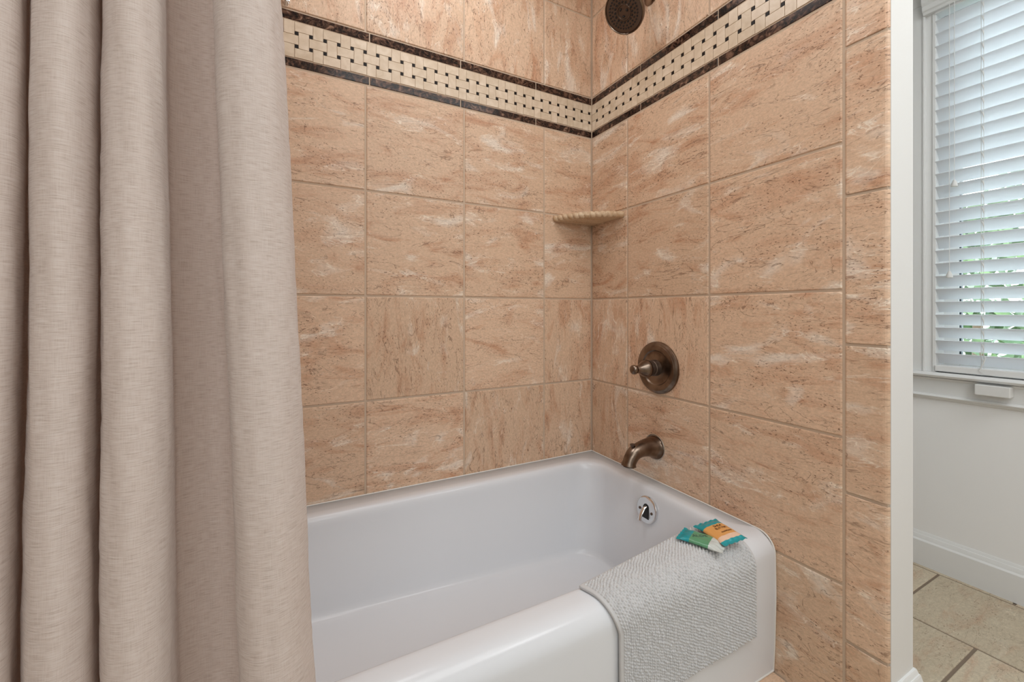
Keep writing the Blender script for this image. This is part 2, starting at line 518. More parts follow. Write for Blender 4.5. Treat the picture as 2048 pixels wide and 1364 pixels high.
# bullnose column with its own joints and a rounded outer edge
def bull_tile(mb, z0, z1):
    seed_n[0] += 1; sd = float(seed_n[0])
    prof = [(.8957 + .003, 0), (.8957 + .004, .0013), (.8957 + .0062, G), (.966, G), (.9705, G - .0007), (.974, G - .0025), (.9762, G - .006), (.9765, -.006)]
    vs = []; tcs = []; fs = []
    zs = [(z0 + .003, 1), (z0 + .0045, 0), (z1 - .0045, 0), (z1 - .003, 1)]
    for z, e in zs:
        for u, h in prof:
            hh = h - (.0016 if e else 0)
            vs.append(frR(u, z, max(hh, -.007))); tcs.append((u, z, sd))
    n = len(prof)
    for i in range(3):
        for j in range(n - 1):
            fs.append((i * n + j, (i + 1) * n + j, (i + 1) * n + j + 1, i * n + j + 1))
    mb.add(vs, fs, 1, tcs)
z = .2288 - PZ
while z < CEIL:
    bull_tile(mbR, max(z, 0), min(z + PZ, CEIL)); z += PZ
# painted body of the wing wall
mbR.box((.012, -.976, 0), (.117, G, CEIL), 5)
o = mbR.build('wall_wing', mats_tile); tag(o, kind='structure')

# left end wall of the tub alcove
def frL(u, v, h): return (-TUBL + h - G, -u, v)
mbL = MB()
mbL.box((-TUBL - .1, -.976, 0), (-TUBL - G, G, CEIL), 0)
for k, z0, z1 in rows():
    for a, b in ((0, .3325), (.3325, .665), (.665, .976)):
        tile(mbL, frL, a, b, z0, z1, 1)
for z0, z1 in ((LIST3, LIST3 + PZ), (LIST3 + PZ, CEIL)):
    for a, b in ((0, .3325), (.3325, .665), (.665, .976)):
        tile(mbL, frL, a, b, z0, z1, 1, vert=True)
listello(mbL, frL, .976, [0, .308, .616, .924, 1.2], .01)
o = mbL.build('wall_left', mats_tile); tag(o, kind='structure')

# ------------------------------------------------------------------ room shell
XW, YB, XL = 1.037, -3.1, -2.2
WY0, WY1, WZ0, WZ1 = -1.62, -.735, .742, 2.10     # window opening
def shell(name, boxes, m):
    mb = MB()
    for lo, hi in boxes: mb.box(lo, hi)
    o = mb.build(name, m); tag(o, kind='structure'); return o
shell('wall_right', [((XW, YB - .1, 0), (XW + .13, WY0, CEIL)), ((XW, WY1, 0), (XW + .13, .1, CEIL)),
                     ((XW, WY0, 0), (XW + .13, WY1, WZ0 - .02)), ((XW, WY0, WZ1), (XW + .13, WY1, CEIL))], simple('lit_wall_paint', (243, 242, 241), .6, bump=(90, .12, .001)))  # same white paint as elsewhere, lightened to stand in for light here
shell('wall_far', [((.117, G, 0), (XW, .1, CEIL))], M_paint)
shell('wall_behind', [((XL - .1, YB - .1, 0), (XW, YB, CEIL))], M_paint)
shell('wall_side', [((XL - .1, YB, 0), (XL, -.876, CEIL)), ((XL, -.976, 0), (-TUBL - .1, -.876, CEIL))], M_paint)
shell('ceiling', [((XL - .1, YB - .1, CEIL), (XW + .13, .1, CEIL + .08))], M_ceil)

# floor tiles
mf = MB()
mf.box((XL - .1, YB - .1, -.06), (XW + .13, .1, -.0025), 0)
frF = lambda u, v, h: (u, v, h - .0025)
PF = .3665
xs = [XW - .002, 1.007]
while xs[-1] > XL: xs.append(xs[-1] - PF if len(xs) > 1 else 0)
for i, (x1, x0) in enumerate(zip(xs[:-1], xs[1:])):
    y0 = {0: -.7514 - .18, 1: -.7514}.get(i, -.939 if i % 2 == 0 else -.7514)
    y = y0 - 8 * PF
    while y < 0:
        a, b = max(y, YB), min(y + PF, 0.0)
        xa = max(x0, XL)
        if b - a > .01 and not (xa > -TUBL and x1 < .0 and a > -.7):
            tile(mf, frF, xa, x1, a, b, 1, gap=.007, h=.0025, bev=.002, vert=False)
        y += PF
o = mf.build('floor', [M_grout_dark, M_floor]); tag(o, kind='structure')

# baseboards
def base_prof(t, H):
    return [(0, 0), (t, 0), (t, H - .032), (t - .0015, H - .029), (t - .005, H - .026), (t - .0075, H - .014), (t - .009, H - .0105), (t - .0105, H - .010), (t - .0125, H - .0035), (t - .014 if t > .015 else .001, H), (0, H)]
mb = MB(); sweep_profile(mb, [(XW, YB), (XW, G)], base_prof(.016, .125))
o = mb.build('baseboard_right', M_trim, smooth=25); tag(o, kind='structure')
mb = MB(); sweep_profile(mb, [(.117, G), (.117, -.976), (.0015, -.976)], base_prof(.018, .179))
o = mb.build('baseboard_wing', M_trim); tag(o, kind='structure')

# ------------------------------------------------------------------ window
win = empty('window_1', (XW, (WY0 + WY1) / 2, WZ0)); tag(win, kind='structure')
WO = tuple(win.location)
def wpart(mb, name, m, parent=win, **k):
    o = mb.build(name, m, None, offset=WO, **k); o.parent = parent; return o
mb = MB()   # casing left, right and head: two stepped boards with a bead
for sgn, y in ((1, WY1), (-1, WY0)):
    def yb(a, b): return (min(y + sgn * a, y + sgn * b), max(y + sgn * a, y + sgn * b))
    a, b = yb(.028, .13); mb.box((XW - .020, a, WZ0), (XW, b, WZ1 + .03))
    a, b = yb(.024, .031); mb.box((XW - .024, a, WZ0), (XW, b, WZ1 + .029))
    a, b = yb(.000, .026); mb.box((XW - .012, a, WZ0), (XW, b, WZ1 + .03))
    a, b = yb(-.004, .006); mb.box((XW - .016, a, WZ0), (XW + .10, b, WZ1 + .028))
mb.box((XW - .020, WY0 - .13, WZ1 + .03), (XW, WY1 + .13, WZ1 + .13))
mb.box((XW - .012, WY0, WZ1 - .002), (XW, WY1, WZ1 + .03))
wpart(mb, 'window_frame', M_trim, bevel=.0015)
mb = MB()   # stool with a rounded nose
prof = [(-.10, WZ0 - .019), (-.10, WZ0), (.035, WZ0), (.040, WZ0 - .003), (.0425, WZ0 - .009), (.040, WZ0 - .015), (.035, WZ0 - .018), (.030, WZ0 - .019)]
sweep_profile(mb, [(XW, WY0 - .16), (XW, WY1 + .16)], prof[::-1])
wpart(mb, 'window_sill', M_trim, smooth=40)
mb = MB()   # apron with a moulded lower edge
prof = [(0, .638), (.006, .638), (.009, .641), (.010, .645), (.017, .647), (.020, .652), (.017, .657), (.012, .659), (.012, WZ0 - .02), (.018, WZ0 - .02), (0, WZ0 - .02)]
prof = [(0, .638), (.006, .638), (.010, .641), (.0115, .645), (.018, .647), (.0215, .652), (.018, .657), (.012, .659), (.012, WZ0 - .032), (.018, WZ0 - .028), (.024, WZ0 - .021), (0, WZ0 - .021)]
sweep_profile(mb, [(XW, WY0 - .15), (XW, WY1 + .15)], prof)
wpart(mb, 'apron_moulding', M_trim, smooth=30)
mb = MB()   # sash: stiles and rails
xs0, xs1 = XW + .060, XW + .092
mb.box((xs0, WY1 - .044, WZ0), (xs1, WY1, WZ1)); mb.box((xs0, WY0, WZ0), (xs1, WY0 + .044, WZ1))
mb.box((xs0 + .002, WY0 + .044, WZ0), (xs1 - .002, WY1 - .044, WZ0 + .055)); mb.box((xs0 + .002, WY0 + .044, WZ1 - .05), (xs1 - .002, WY1 - .044, WZ1))
sash = wpart(mb, 'window_sash', M_trim, bevel=.002)
mb = MB(); mb.box((XW + .074, WY0 + .04, WZ0 + .05), (XW + .078, WY1 - .04, WZ1 - .05))
pn = wpart(mb, 'window_pane', M_glass); pn.parent = sash
mb = MB()
for y in (WY1 - .0465, WY0 + .0465): mb.box((XW + .066, y - .0025, WZ0 + .055), (XW + .084, y + .0025, WZ1 - .05))
gk = wpart(mb, 'glazing_gasket', M_pane_dark); gk.parent = sash

# blind
bl = empty('window_blind', (XW, (WY0 + WY1) / 2, WZ0)); BO = tuple(bl.location)
tag(bl, 'white wide-slat horizontal blind hanging in the window above the sill', 'window blind')
def bpart(mb, name, m, parent=bl, **k):
    o = mb.build(name, m, None, offset=BO, **k); o.parent = parent; return o
mb = MB()
prof = [(0, 2.082), (.030, 2.082), (.034, 2.090), (.040, 2.094), (.041, 2.110), (.049, 2.120), (.050, 2.150), (.055, 2.158), (.055, 2.185), (0, 2.185)]
sweep_profile(mb, [(XW - .002, WY0 - .01), (XW - .002, WY1 + .026)], prof)
bpart(mb, 'valance', M_trim, smooth=25)
SY0, SY1 = WY0 + .006, WY1 - .003
XI, XO, PS, DZ = XW - .018, XW + .0150, .0475, .0378
first = None
for k in range(27):
    zi = .8135 + k * PS
    mb = MB()
    nseg = 6; vs = []; fs = []
    th = .0028; nx, nz = DZ / .05, (XO - XI) / .05
    for y in (SY0, SY1):
        for side in (1, -1):
            for j in range(nseg + 1):
                t = j / nseg
                crown = .0022 * (1 - (2 * t - 1) ** 2)
                off = crown + side * th / 2
                vs.append((XI + (XO - XI) * t + nx * off, y, zi - DZ * t + nz * off))
    m_ = nseg + 1
    for j in range(nseg):
        fs.append((j, j + 1, 2 * m_ + j + 1, 2 * m_ + j))
        fs.append((m_ + j, 3 * m_ + j, 3 * m_ + j + 1, m_ + j + 1))
        fs.append((j, m_ + j, m_ + j + 1, j + 1)); fs.append((2 * m_ + j, 2 * m_ + j + 1, 3 * m_ + j + 1, 3 * m_ + j))
    fs.append((0, 2 * m_, 3 * m_, m_)); fs.append((nseg, m_ + nseg, 3 * m_ + nseg, 2 * m_ + nseg))
    if first is None:
        mb.add(vs, fs); first = bpart(mb, 'slat', M_slat, smooth=40)
    else:
        c = first.copy(); c.location = (0, 0, k * PS); COL.objects.link(c); c.parent = bl
mb = MB(); mb.box((XW - .024, SY0, .747), (XW + .024, SY1, .769))
bpart(mb, 'bottom_rail', M_trim, bevel=.003, bsegs=3)
mb = MB(); mb.box((XW - .02, SY0, 2.075), (XW + .03, SY1, 2.115)); bpart(mb, 'head_rail', M_trim)
for yy in (-.856, -1.18, -1.50):
    mb = MB()
    tube(mb, [(XW - .0195, yy, .77), (XW - .0195, yy, 2.08)], .0009, 6)
    tube(mb, [(XW - .0195, yy - .006, .77), (XW - .0195, yy - .006, 2.08)], .0007, 6)
    for k in range(27):
        zi = .8135 + k * PS
        tube(mb, [(XW - .0195, yy - .001, zi - .004), (XW - .024, yy - .004, zi - .012), (XW - .0215, yy - .006, zi - .022), (XW - .0195, yy - .006, zi - .030)], [.0008, .0022, .0020, .0007], 6)
    tube(mb, [(XW - .0195, yy - .003, .83), (XW - .027, yy - .012, .806), (XW - .030, yy - .004, .778), (XW - .026, yy + .004, .762), (XW - .028, yy - .01, .750), (XW - .026, yy - .022, .752)], .0014, 6)
    bpart(mb, 'ladder_cord', M_cord)
for yy, zt in ((-.780, 1.091), (-.793, 1.417)):
    mb = MB(); tube(mb, [(XW - .032, yy, zt + .02), (XW - .032, yy, 2.09)], .0011, 6)
    cd = bpart(mb, 'lift_cord', M_cord)
    mb = MB(); lathe(mb, [(0, .0035), (.003, .0045), (.012, .0075), (.020, .0095), (.0235, .009), (.025, .006)], (XW - .032, yy, zt + .025 - .002), (0, 0, -1), n=16)
    t_ = bpart(mb, 'tassel', M_cord, smooth=50); t_.parent = cd
# small box on the apron
mb = MB(); mb.box((XW - .052, -.929, .681), (XW - .0125, -.847, .717))
o = mb.build('alarm_sensor', simple('white_plastic', (228, 227, 225), .4), offset=(XW - .0125, -.888, .699), bevel=.003, bsegs=3)
o.location = (XW - .0125, -.888, .699)
tag(o, 'small white plastic box stuck under the window sill', 'window sensor')

# ------------------------------------------------------------------ outside
def outside():
    mb = MB(); mb.box((XW + .5, -12, -.66), (16, 10, -.60))
    o = mb.build('lawn', M_grass); tag(o, 'green lawn outside the window', 'lawn', kind='structure')
    def shrub(x, y, r, h, m, label):
        root = empty('shrub', (x, y, -.6)); tag(root, label, 'shrub', 'shrubs outside the window')
        mb = MB(); rn = random.Random(int(x * 100 + y * 77))
        vs = []; fs = []
        for k in range(1500):
            a = rn.uniform(0, 2 * pi); t = rn.uniform(-1, 1); q = sqrt(1 - t * t) * rn.uniform(.75, 1.05)
            c = Vector((r * q * cos(a), r * q * sin(a), h * .5 + h * .5 * t * rn.uniform(.8, 1.05)))
            d = Vector((rn.gauss(0, 1), rn.gauss(0, 1), rn.gauss(0, 1))).normalized(); e = d.cross(Vector((rn.gauss(0, 1), .3, rn.gauss(0, 1)))).normalized()
            s = rn.uniform(.05, .09); b = len(vs)
            vs += [c - d * s, c - e * s * .4, c + d * s, c + e * s * .4]; fs.append((b, b + 1, b + 2, b + 3))
        mb.add(vs, fs); mb.build('foliage', m, root)
        mb = MB(); lathe(mb, [(0, .05), (h * .6, .03)], (0, 0, 0), (0, 0, 1), n=8); mb.build('trunk', simple('bark', (96, 78, 62), .9), root)
    shrub(3.9, -.12, .55, 2.5, M_leaf, 'dark green shrub seen through the gaps of the blind')
    shrub(5.4, -.30, .62, 3.3, M_leaf2, 'tall pale green shrub right behind the dark green one')
    shrub(2.75, -.82, .30, 1.15, M_leaf2, 'low pale shrub closest to the window glass')
    shrub(4.4, -3.2, 1.2, 3.0, M_leaf, 'broad dark bush off to the right beyond the window')
    mb = MB()
    for k in range(40): mb.box((7.4, -7 + k * .3, -.6), (7.43, -7 + k * .3 + .22, .75))
    mb.box((7.43, -7, .5), (7.48, 5, .58)); mb.box((7.43, -7, -.4), (7.48, 5, -.32))
    o = mb.build('garden_fence', M_trim); tag(o, 'low white picket fence behind the shrubs outside', 'fence')
outside()

# ------------------------------------------------------------------ bathtub
tub = empty('bathtub', (-.76, -.375, .041)); TO = tuple(tub.location)
tag(tub, 'white enamel alcove bathtub standing in the tiled corner', 'bathtub')
def tpart(mb, name, m, parent=tub, **k):
    o = mb.build(name, m, None, offset=TO, **k); o.parent = parent; return o
ZR = .390
def outline(x0, x1, y0, y1, rad, nc=10, nl=34, ns=16):
    """rad: radii BR, BL, FL, FR ; starts at back right going to back left"""
    BR, BL, FL, FR = [max(r, .0012) for r in rad]
    k_ = min(1, (y1 - y0) * .94 / max(BR + FR, BL + FL), (x1 - x0) * .94 / max(BR + BL, FR + FL))
    BR, BL, FL, FR = BR * k_, BL * k_, FL * k_, FR * k_
    P = []
    def line(a, b, n):
        for i in range(n): t = i / n; P.append((a[0] + (b[0] - a[0]) * t, a[1] + (b[1] - a[1]) * t))
    def arc(cx, cy, r, a0, a1, n):
        for i in range(n): t = a0 + (a1 - a0) * i / n; P.append((cx + r * cos(t), cy + r * sin(t)))
    arc(x1 - BR, y1 - BR, BR, 0, pi / 2, nc)
    line((x1 - BR, y1), (x0 + BL, y1), nl)
    arc(x0 + BL, y1 - BL, BL, pi / 2, pi, nc)
    line((x0, y1 - BL), (x0, y0 + FL), ns)
    arc(x0 + FL, y0 + FL, FL, pi, 1.5 * pi, nc)
    line((x0 + FL, y0), (x1 - FR, y0), nl)
    arc(x1 - FR, y0 + FR, FR, 1.5 * pi, 2 * pi, nc)
    line((x1, y0 + FR), (x1, y1 - BR), ns)
    return P
def lp(a, b, t): return a + (b - a) * t
loops = []
YF, X0, X1, Y1 = -.748, -1.526, -.002, -.002
def outer(yf, z, r=.004): loops.append([(x, y, z) for x, y in outline(X0, X1, yf, Y1, (.001, .001, r, r))])
outer(YF + .006, .043); outer(YF + .003, .12); outer(YF, .24); outer(YF, ZR - .052)
RR = .046
for a in (8, 16, 25, 34, 44, 54, 65, 76, 90):
    t = radians(a)
    outer(YF + RR * (1 - cos(t)) * .95, ZR - RR * (1 - sin(t)) - (.0 if a < 90 else 0), .004 + .012 * sin(t))
def inner(f, z):
    P = outline(lp(-1.43, -1.22, f), lp(-.066, -.136, f), lp(-.672, -.600, f), lp(-.083, -.153, f),
                (lp(.075, .10, f), lp(.15, .15, f), lp(.38, .30, f), lp(.075, .10, f)))
    loops.append([(x, y, z(x) if callable(z) else z) for x, y in P])
zb = lambda x: .083 + .056 * (-x - .12) / .92
inner(-.16, ZR + .0005); inner(-.06, ZR); inner(0, ZR - .0015)
inner(.06, ZR - .006); inner(.11, ZR - .014); inner(.15, ZR - .026); inner(.19, ZR - .05)
for t in (.2, .4, .6, .8): inner(lp(.19, .80, t), (lambda t: (lambda x: lp(ZR - .05, zb(x) + .045, t)))(t))
inner(.80, lambda x: zb(x) + .045); inner(.86, lambda x: zb(x) + .022); inner(.93, lambda x: zb(x) + .008); inner(1.02, lambda x: zb(x) + .002)
inner(1.2, zb); inner(2.0, lambda x: zb(x) - .003); inner(2.9, lambda x: zb(x) - .006)
mb = MB(); vs = [p for l in loops for p in l]; n = len(loops[0]); fs = []
for i in range(len(loops) - 1):
    for k in range(n):
        k2 = (k + 1) % n
        fs.append((i * n + k, (i + 1) * n + k, (i + 1) * n + k2, i * n + k2))
fs.append(tuple(reversed([(len(loops) - 1) * n + k for k in range(n)])))
fs = [tuple(reversed(f)) for f in fs]
mb.add(vs, fs)
basin = tpart(mb, 'basin', M_enamel, smooth=180)
# overflow plate on the sloping end wall
ov_c = Vector((-.0815, -.391, .327)); ov_n = Vector((-1, 0, .17)).normalized()
mb = MB(); lathe(mb, [(-.006, .040), (.004, .042), (.0085, .0415), (.0105, .0395), (.0112, .037)], ov_c, ov_n, n=48)
ov = tpart(mb, 'overflow_plate', M_chrome, smooth=30); ov['label'] = 'round chrome overflow plate'
upv = (Vector((0, 0, 1)) - ov_n * ov_n.z).normalized(); sdv = upv.cross(ov_n)
mb = MB()
pts = []
for t in range(0, 181, 15): pts.append((.0125 * cos(radians(t)), .006 + .0125 * sin(radians(t))))
pts += [(-.017, -.026), (.017, -.026)]
vs = [ov_c + ov_n * .0115 + sdv * a + upv * b for a, b in pts]; mb.add(vs, [tuple(range(len(vs)))])
tpart(mb, 'lever_slot', M_darkhole, ov)
mb = MB()
tube(mb, [ov_c + ov_n * .012 + upv * .010, ov_c + ov_n * .020 + upv * .004 - sdv * .001, ov_c + ov_n * .030 - upv * .016 - sdv * .002, ov_c + ov_n * .033 - upv * .032 - sdv * .002], [.0045, .006, .0075, .0078], 12, squash=[.6, .6, .5, .45])
tpart(mb, 'trip_lever', M_chrome, ov, smooth=40)
for s in (-1, 1):
    mb = MB(); lathe(mb, [(0, .0045), (.002, .0042), (.0028, .002)], ov_c + ov_n * .011 + sdv * s * .025 - upv * .003, ov_n, n=14)
    tpart(mb, 'screw', M_bronze_dark, ov, smooth=30)
# caulk line around the top and the front right edge
mb = MB()
tube(mb, [(-1.525, -.0032, ZR + .001), (-.003, -.0032, ZR + .001)], .0022, 8)
tube(mb, [(-.0030, -.004, ZR + .001), (-.0030, YF + RR, ZR + .001)] + [(-.0030, YF + RR - (RR * .96 + .0005) * sin(radians(a)), ZR - RR + (RR + .001) * cos(radians(a))) for a in range(10, 91, 10)] + [(-.0030, -.748, .24), (-.0030, -.7455, .12), (-.0030, -.7425, .0445)], .0022, 8, side=(1, 0, 0))
tube(mb, [(-1.52, -.7425, .0435), (-.003, -.7425, .0435)], .0022, 8)
tpart(mb, 'caulk_bead', M_caulk, smooth=60)

# tiled kerb under the apron
mb = MB()
xs_ = [-1.53, -1.23, -.93, -.63, -.33, -.004]
for a, b in zip(xs_[:-1], xs_[1:]):
    seed_n[0] += 1
    prof = [(-.730, .041), (-.764, .041), (-.774, .039), (-.781, .033), (-.784, .024), (-.784, .0)]
    vs = []; tcs = []
    for x in (a + .002, b - .002):
        for y, z in prof: vs.append((x, y, z)); tcs.append((x, y + z, float(seed_n[0])))
    m_ = len(prof)
    mb.add(vs, [(j, j + 1, m_ + j + 1, m_ + j) for j in range(m_ - 1)] + [tuple(reversed(range(m_))), tuple(range(m_, 2 * m_))], 1, tcs)
mb.box((-1.53, -.782, 0), (-.0015, -.01, .0385), 0)
o = mb.build('trim_1', [M_grout, M_wall], smooth=50); tag(o, kind='structure')

# ------------------------------------------------------------------ bath mat over the rim
def mat_path(s):
    """arc length s from the inner rim edge -> (dy, z, normal) for the outer surface of the rim"""
    y_in = 0.0
    pts = [(-.040, ZR - .010), (-.012, ZR - .0005), (0, ZR + .001)]
    return None
class Prof:
    def __init__(s, P):
        s.P = P; s.L = [0]
        for a, b in zip(P[:-1], P[1:]): s.L.append(s.L[-1] + sqrt((a[0] - b[0]) ** 2 + (a[1] - b[1]) ** 2))
    def at(s, t):
        t = max(0, min(s.L[-1] - 1e-6, t)); i = 0
        while s.L[i + 1] < t: i += 1
        f = (t - s.L[i]) / (s.L[i + 1] - s.L[i]); a, b = s.P[i], s.P[i + 1]
        d = Vector((b[0] - a[0], b[1] - a[1])).normalized()
        return a[0] + (b[0] - a[0]) * f, a[1] + (b[1] - a[1]) * f, d
def rim_profile(y_in):
    P = [(y_in, ZR + .0015)]
    if y_in > -.6: pass
    P.append((YF + RR, ZR + .0015))
    for a in range(8, 91, 8):
        t = radians(a); P.append((YF + RR - (RR + .002) * sin(t), ZR - RR + (RR + .0015) * cos(t)))
    P.append((YF - .002, ZR - .06)); P.append((YF - .0035, .05))
    return Prof(P)
def mat_left(s): return -.572 + .039 * min(1, max(0, s) / .11)
def mat_right(s): return -.135 + .037 * min(1, max(0, s) / .15)
YINL, YINR = -.676, -.618
def mat_pt(u, v, h):
    """u 0..1 across, v metres from the inner edge, h height off the rim"""
    e = YINL + (YINR - YINL) * u
    pr = rim_cache[int(round(u * 40))]
    y, z, d = pr.at(v)
    # normal in yz plane
    ny, nz = -(-d.y), d.x
    ny, nz = d.y, -d.x
    if nz < 0 and z > ZR - .01: ny, nz = -ny, -nz
    if z <= ZR - .01 and ny > 0: ny, nz = -ny, -nz
    x = lp(mat_left(v), mat_right(v + (e + .676)), u)
    # soft unevenness of the hanging part
    wob = .0025 * sin(u * 9 + 1) * min(1, v / .2)
    return Vector((x, y + ny * h - abs(wob), z + nz * h))
rim_cache = [rim_profile(YINL + (YINR - YINL) * k / 40) for k in range(41)]
bm_root = empty('bath_mat', (-.36, -.72, ZR)); BM = tuple(bm_root.location)
tag(bm_root, 'white bobble chenille bath mat draped over the front rim of the tub', 'bath mat')
LB = lambda u: .270 + (YINR - YINL) * u
TH = .0075
mb = MB(); vs = []; fs = []
NU, NV = 40, 60
for side, h in ((0, .0005), (1, TH)):
    for j in range(NV + 1):
        for i in range(NU + 1):
            u = i / NU; vs.append(mat_pt(u, LB(u) * j / NV, h))
W_ = NU + 1; off = (NV + 1) * W_
for j in range(NV):
    for i in range(NU):
        a = j * W_ + i
        fs.append((a, a + 1, a + W_ + 1, a + W_)); fs.append((off + a, off + a + W_, off + a + W_ + 1, off + a + 1))
for j in range(NV):
    a = j * W_; fs.append((a, a + W_, off + a + W_, off + a))
    a = j * W_ + NU; fs.append((a, off + a, off + a + W_, a + W_))
for i in range(NU):
    fs.append((i, off + i, off + i + 1, i + 1)); a = NV * W_ + i; fs.append((a, a + 1, off + a + 1, off + a))
mb.add(vs, fs)
o = mb.build('hem', M_hem, None, offset=BM, smooth=40, bevel=.002); o.parent = bm_root; o['label'] = 'flat woven backing and hem of the mat'
# bobbles: fine displaced sheet
mb = MB()
nu, nv = 74, 44          # bobbles across / along
SUB = 5
vs = []; fs = []
rb = random.Random(3)
hgt = {}
NUU, NVV = nu * SUB, nv * SUB
for j in range(NVV + 1):
    for i in range(NUU + 1):
        fu, fv = i / SUB, j / SUB
        wob = .35 * noise.noise(Vector((fu * .25, fv * .25, 2.0))) + .12 * noise.noise(Vector((fu * .9, fv * .9, 5.0)))
        wob2 = .35 * noise.noise(Vector((fu * .22, fv * .22, 9.0)))
        gu, gv = fu + wob, fv + wob2 + .5 * (int(math.floor(fu + wob)) % 2)
        cu, cv = gu - math.floor(gu) - .5, gv - math.floor(gv) - .5
        key = (math.floor(gu), math.floor(gv))
        if key not in hgt: hgt[key] = rb.uniform(.72, 1.15)
        r2 = (cu * cu * 4.6 + cv * cv * 4.2)
        b_ = sqrt(max(0, 1 - r2)) if r2 < 1 else 0
        hh = TH - .003 + .0076 * b_ * hgt[key]
        edge = min(i, NUU - i, j, NVV - j)
        if edge == 0: hh = TH - .003
        u = .017 + .974 * i / NUU
        v = .004 + (LB(u) - .006) * j / NVV
        vs.append(mat_pt(u, v, hh))
W_ = NUU + 1
for j in range(NVV):
    for i in range(NUU):
        a = j * W_ + i; fs.append((a, a + W_, a + W_ + 1, a + 1))
mb.add(vs, fs)
o = mb.build('bobble_pile', M_chen, None, offset=BM, smooth=180); o.parent = bm_root; o['kind'] = 'stuff'; o['label'] = 'rows of fluffy white bobbles'

# ------------------------------------------------------------------ toiletry sachets on the mat
M_teal = simple('teal_wrapper', (18, 148, 156), .28, coat=.3)
M_green = simple('green_wrapper', (92, 150, 112), .3, coat=.3)
M_orange = simple('orange_wrapper', (222, 160, 92), .32, coat=.3)
M_peach = simple('peach_wrapper', (226, 190, 164), .3, coat=.3)
M_clear = simple('clear_wrapper', (200, 206, 202), .2, coat=.5)
M_ink = simple('brown_ink', (92, 52, 22), .5)
M_inkg = simple('grey_ink', (70, 92, 84), .5)
def sachet(name, L_, W, H, loc, rot, bands, label, texts):
    """bands: list of (t_end along length, material); pillow shaped pouch with crimped ends"""
    root = empty(name, loc); root.rotation_euler = rot
    tag(root, label, 'soap packet')
    t0 = 0
    def P(t, w, side):
        e = min(t, 1 - t)
        prof = min(1, max(0, (e - .07) / .16)); prof = prof ** .6
        wp = sqrt(max(0, 1 - abs(w) ** 3))
        wid = W * (.5 - .05 * (prof))
        ruf = .0012 * sin(w * 14 + t * 3) * (1 - prof) + .0011 * noise.noise(Vector((t * 7, w * 4, H * 900)))
        return Vector(((t - .5) * L_, w * wid, side * H * .5 * prof * wp + ruf + (.0004 * side) + H * .5))
    for k, (t1, m, nm) in enumerate(bands):
        mb = MB(); vs = []; fs = []
        n1 = max(3, int((t1 - t0) * 40)); n2 = 20
        for side in (1, -1):
            for i in range(n1 + 1):
                for j in range(n2 + 1):
                    vs.append(P(t0 + (t1 - t0) * i / n1, -1 + 2 * j / n2, side))
        o_ = (n1 + 1) * (n2 + 1)
        for i in range(n1):
            for j in range(n2):
                a = i * (n2 + 1) + j; b = a + n2 + 1
                fs.append((a, b, b + 1, a + 1)); fs.append((o_ + a, o_ + a + 1, o_ + b + 1, o_ + b))
            a = i * (n2 + 1); b = a + n2 + 1; fs.append((a, o_ + a, o_ + b, b)); a += n2; b += n2; fs.append((a, b, o_ + b, o_ + a))
        for i in (0, n1):
            for j in range(n2):
                a = i * (n2 + 1) + j; fs.append((a, a + 1, o_ + a + 1, o_ + a) if i == 0 else (a, o_ + a, o_ + a + 1, a + 1))
        mb.add(vs, fs); mb.build(nm, m, root, smooth=50)
        t0 = t1
    for body, size, (tx, ty), m, rz in texts:
        c = bpy.data.curves.new('print', 'FONT'); c.body = body; c.size = size; c.align_x = 'CENTER'; c.align_y = 'CENTER'; c.extrude = .0001; c.materials.append(m)
        c.offset = .00012
        tmp = bpy.data.objects.new('tmp_text', c)
        me = bpy.data.meshes.new_from_object(tmp); me.name = 'printed_text'
        bpy.data.objects.remove(tmp)
        for v in me.vertices:
            x, y = v.co.x * cos(rz) - v.co.y * sin(rz) + tx, v.co.x * sin(rz) + v.co.y * cos(rz) + ty
            v.co = (x, y, P(x / L_ + .5, max(-1, min(1, y / (W * .45))), 1).z + .0004 + max(0, v.co.z))
        o = bpy.data.objects.new('printed_text', me); COL.objects.link(o); o.parent = root
    return root
zt = ZR + TH + .0055
sachet('soap_packet', .104, .062, .014, (-.214, -.694, zt), (0, 0, radians(-68)),
       [(.28, M_teal, 'crimped_end'), (.70, M_green, 'wrapper'), (.88, M_clear, 'clear_window'), (1.0, M_clear, 'crimped_end')],
       'green and teal soap packet lying flat on the bath mat beside the orange packet', [('ALOE', .015, (-.006, .002), M_inkg, radians(38))])
sachet('soap_packet', .098, .074, .016, (-.156, -.700, zt + .0075), (radians(5), radians(0), radians(-98)),
       [(.30, M_teal, 'crimped_end'), (.76, M_orange, 'wrapper'), (.88, M_peach, 'wrapper'), (1.0, M_teal, 'crimped_end')],
       'orange and teal soap packet overlapping the green one on the bath mat', [('SHEA', .0105, (-.012, .006), M_ink, radians(90)), ('BUTTER', .0095, (-.001, .006), M_ink, radians(90)), ('moisture', .0085, (.014, .008), M_ink, radians(90))])

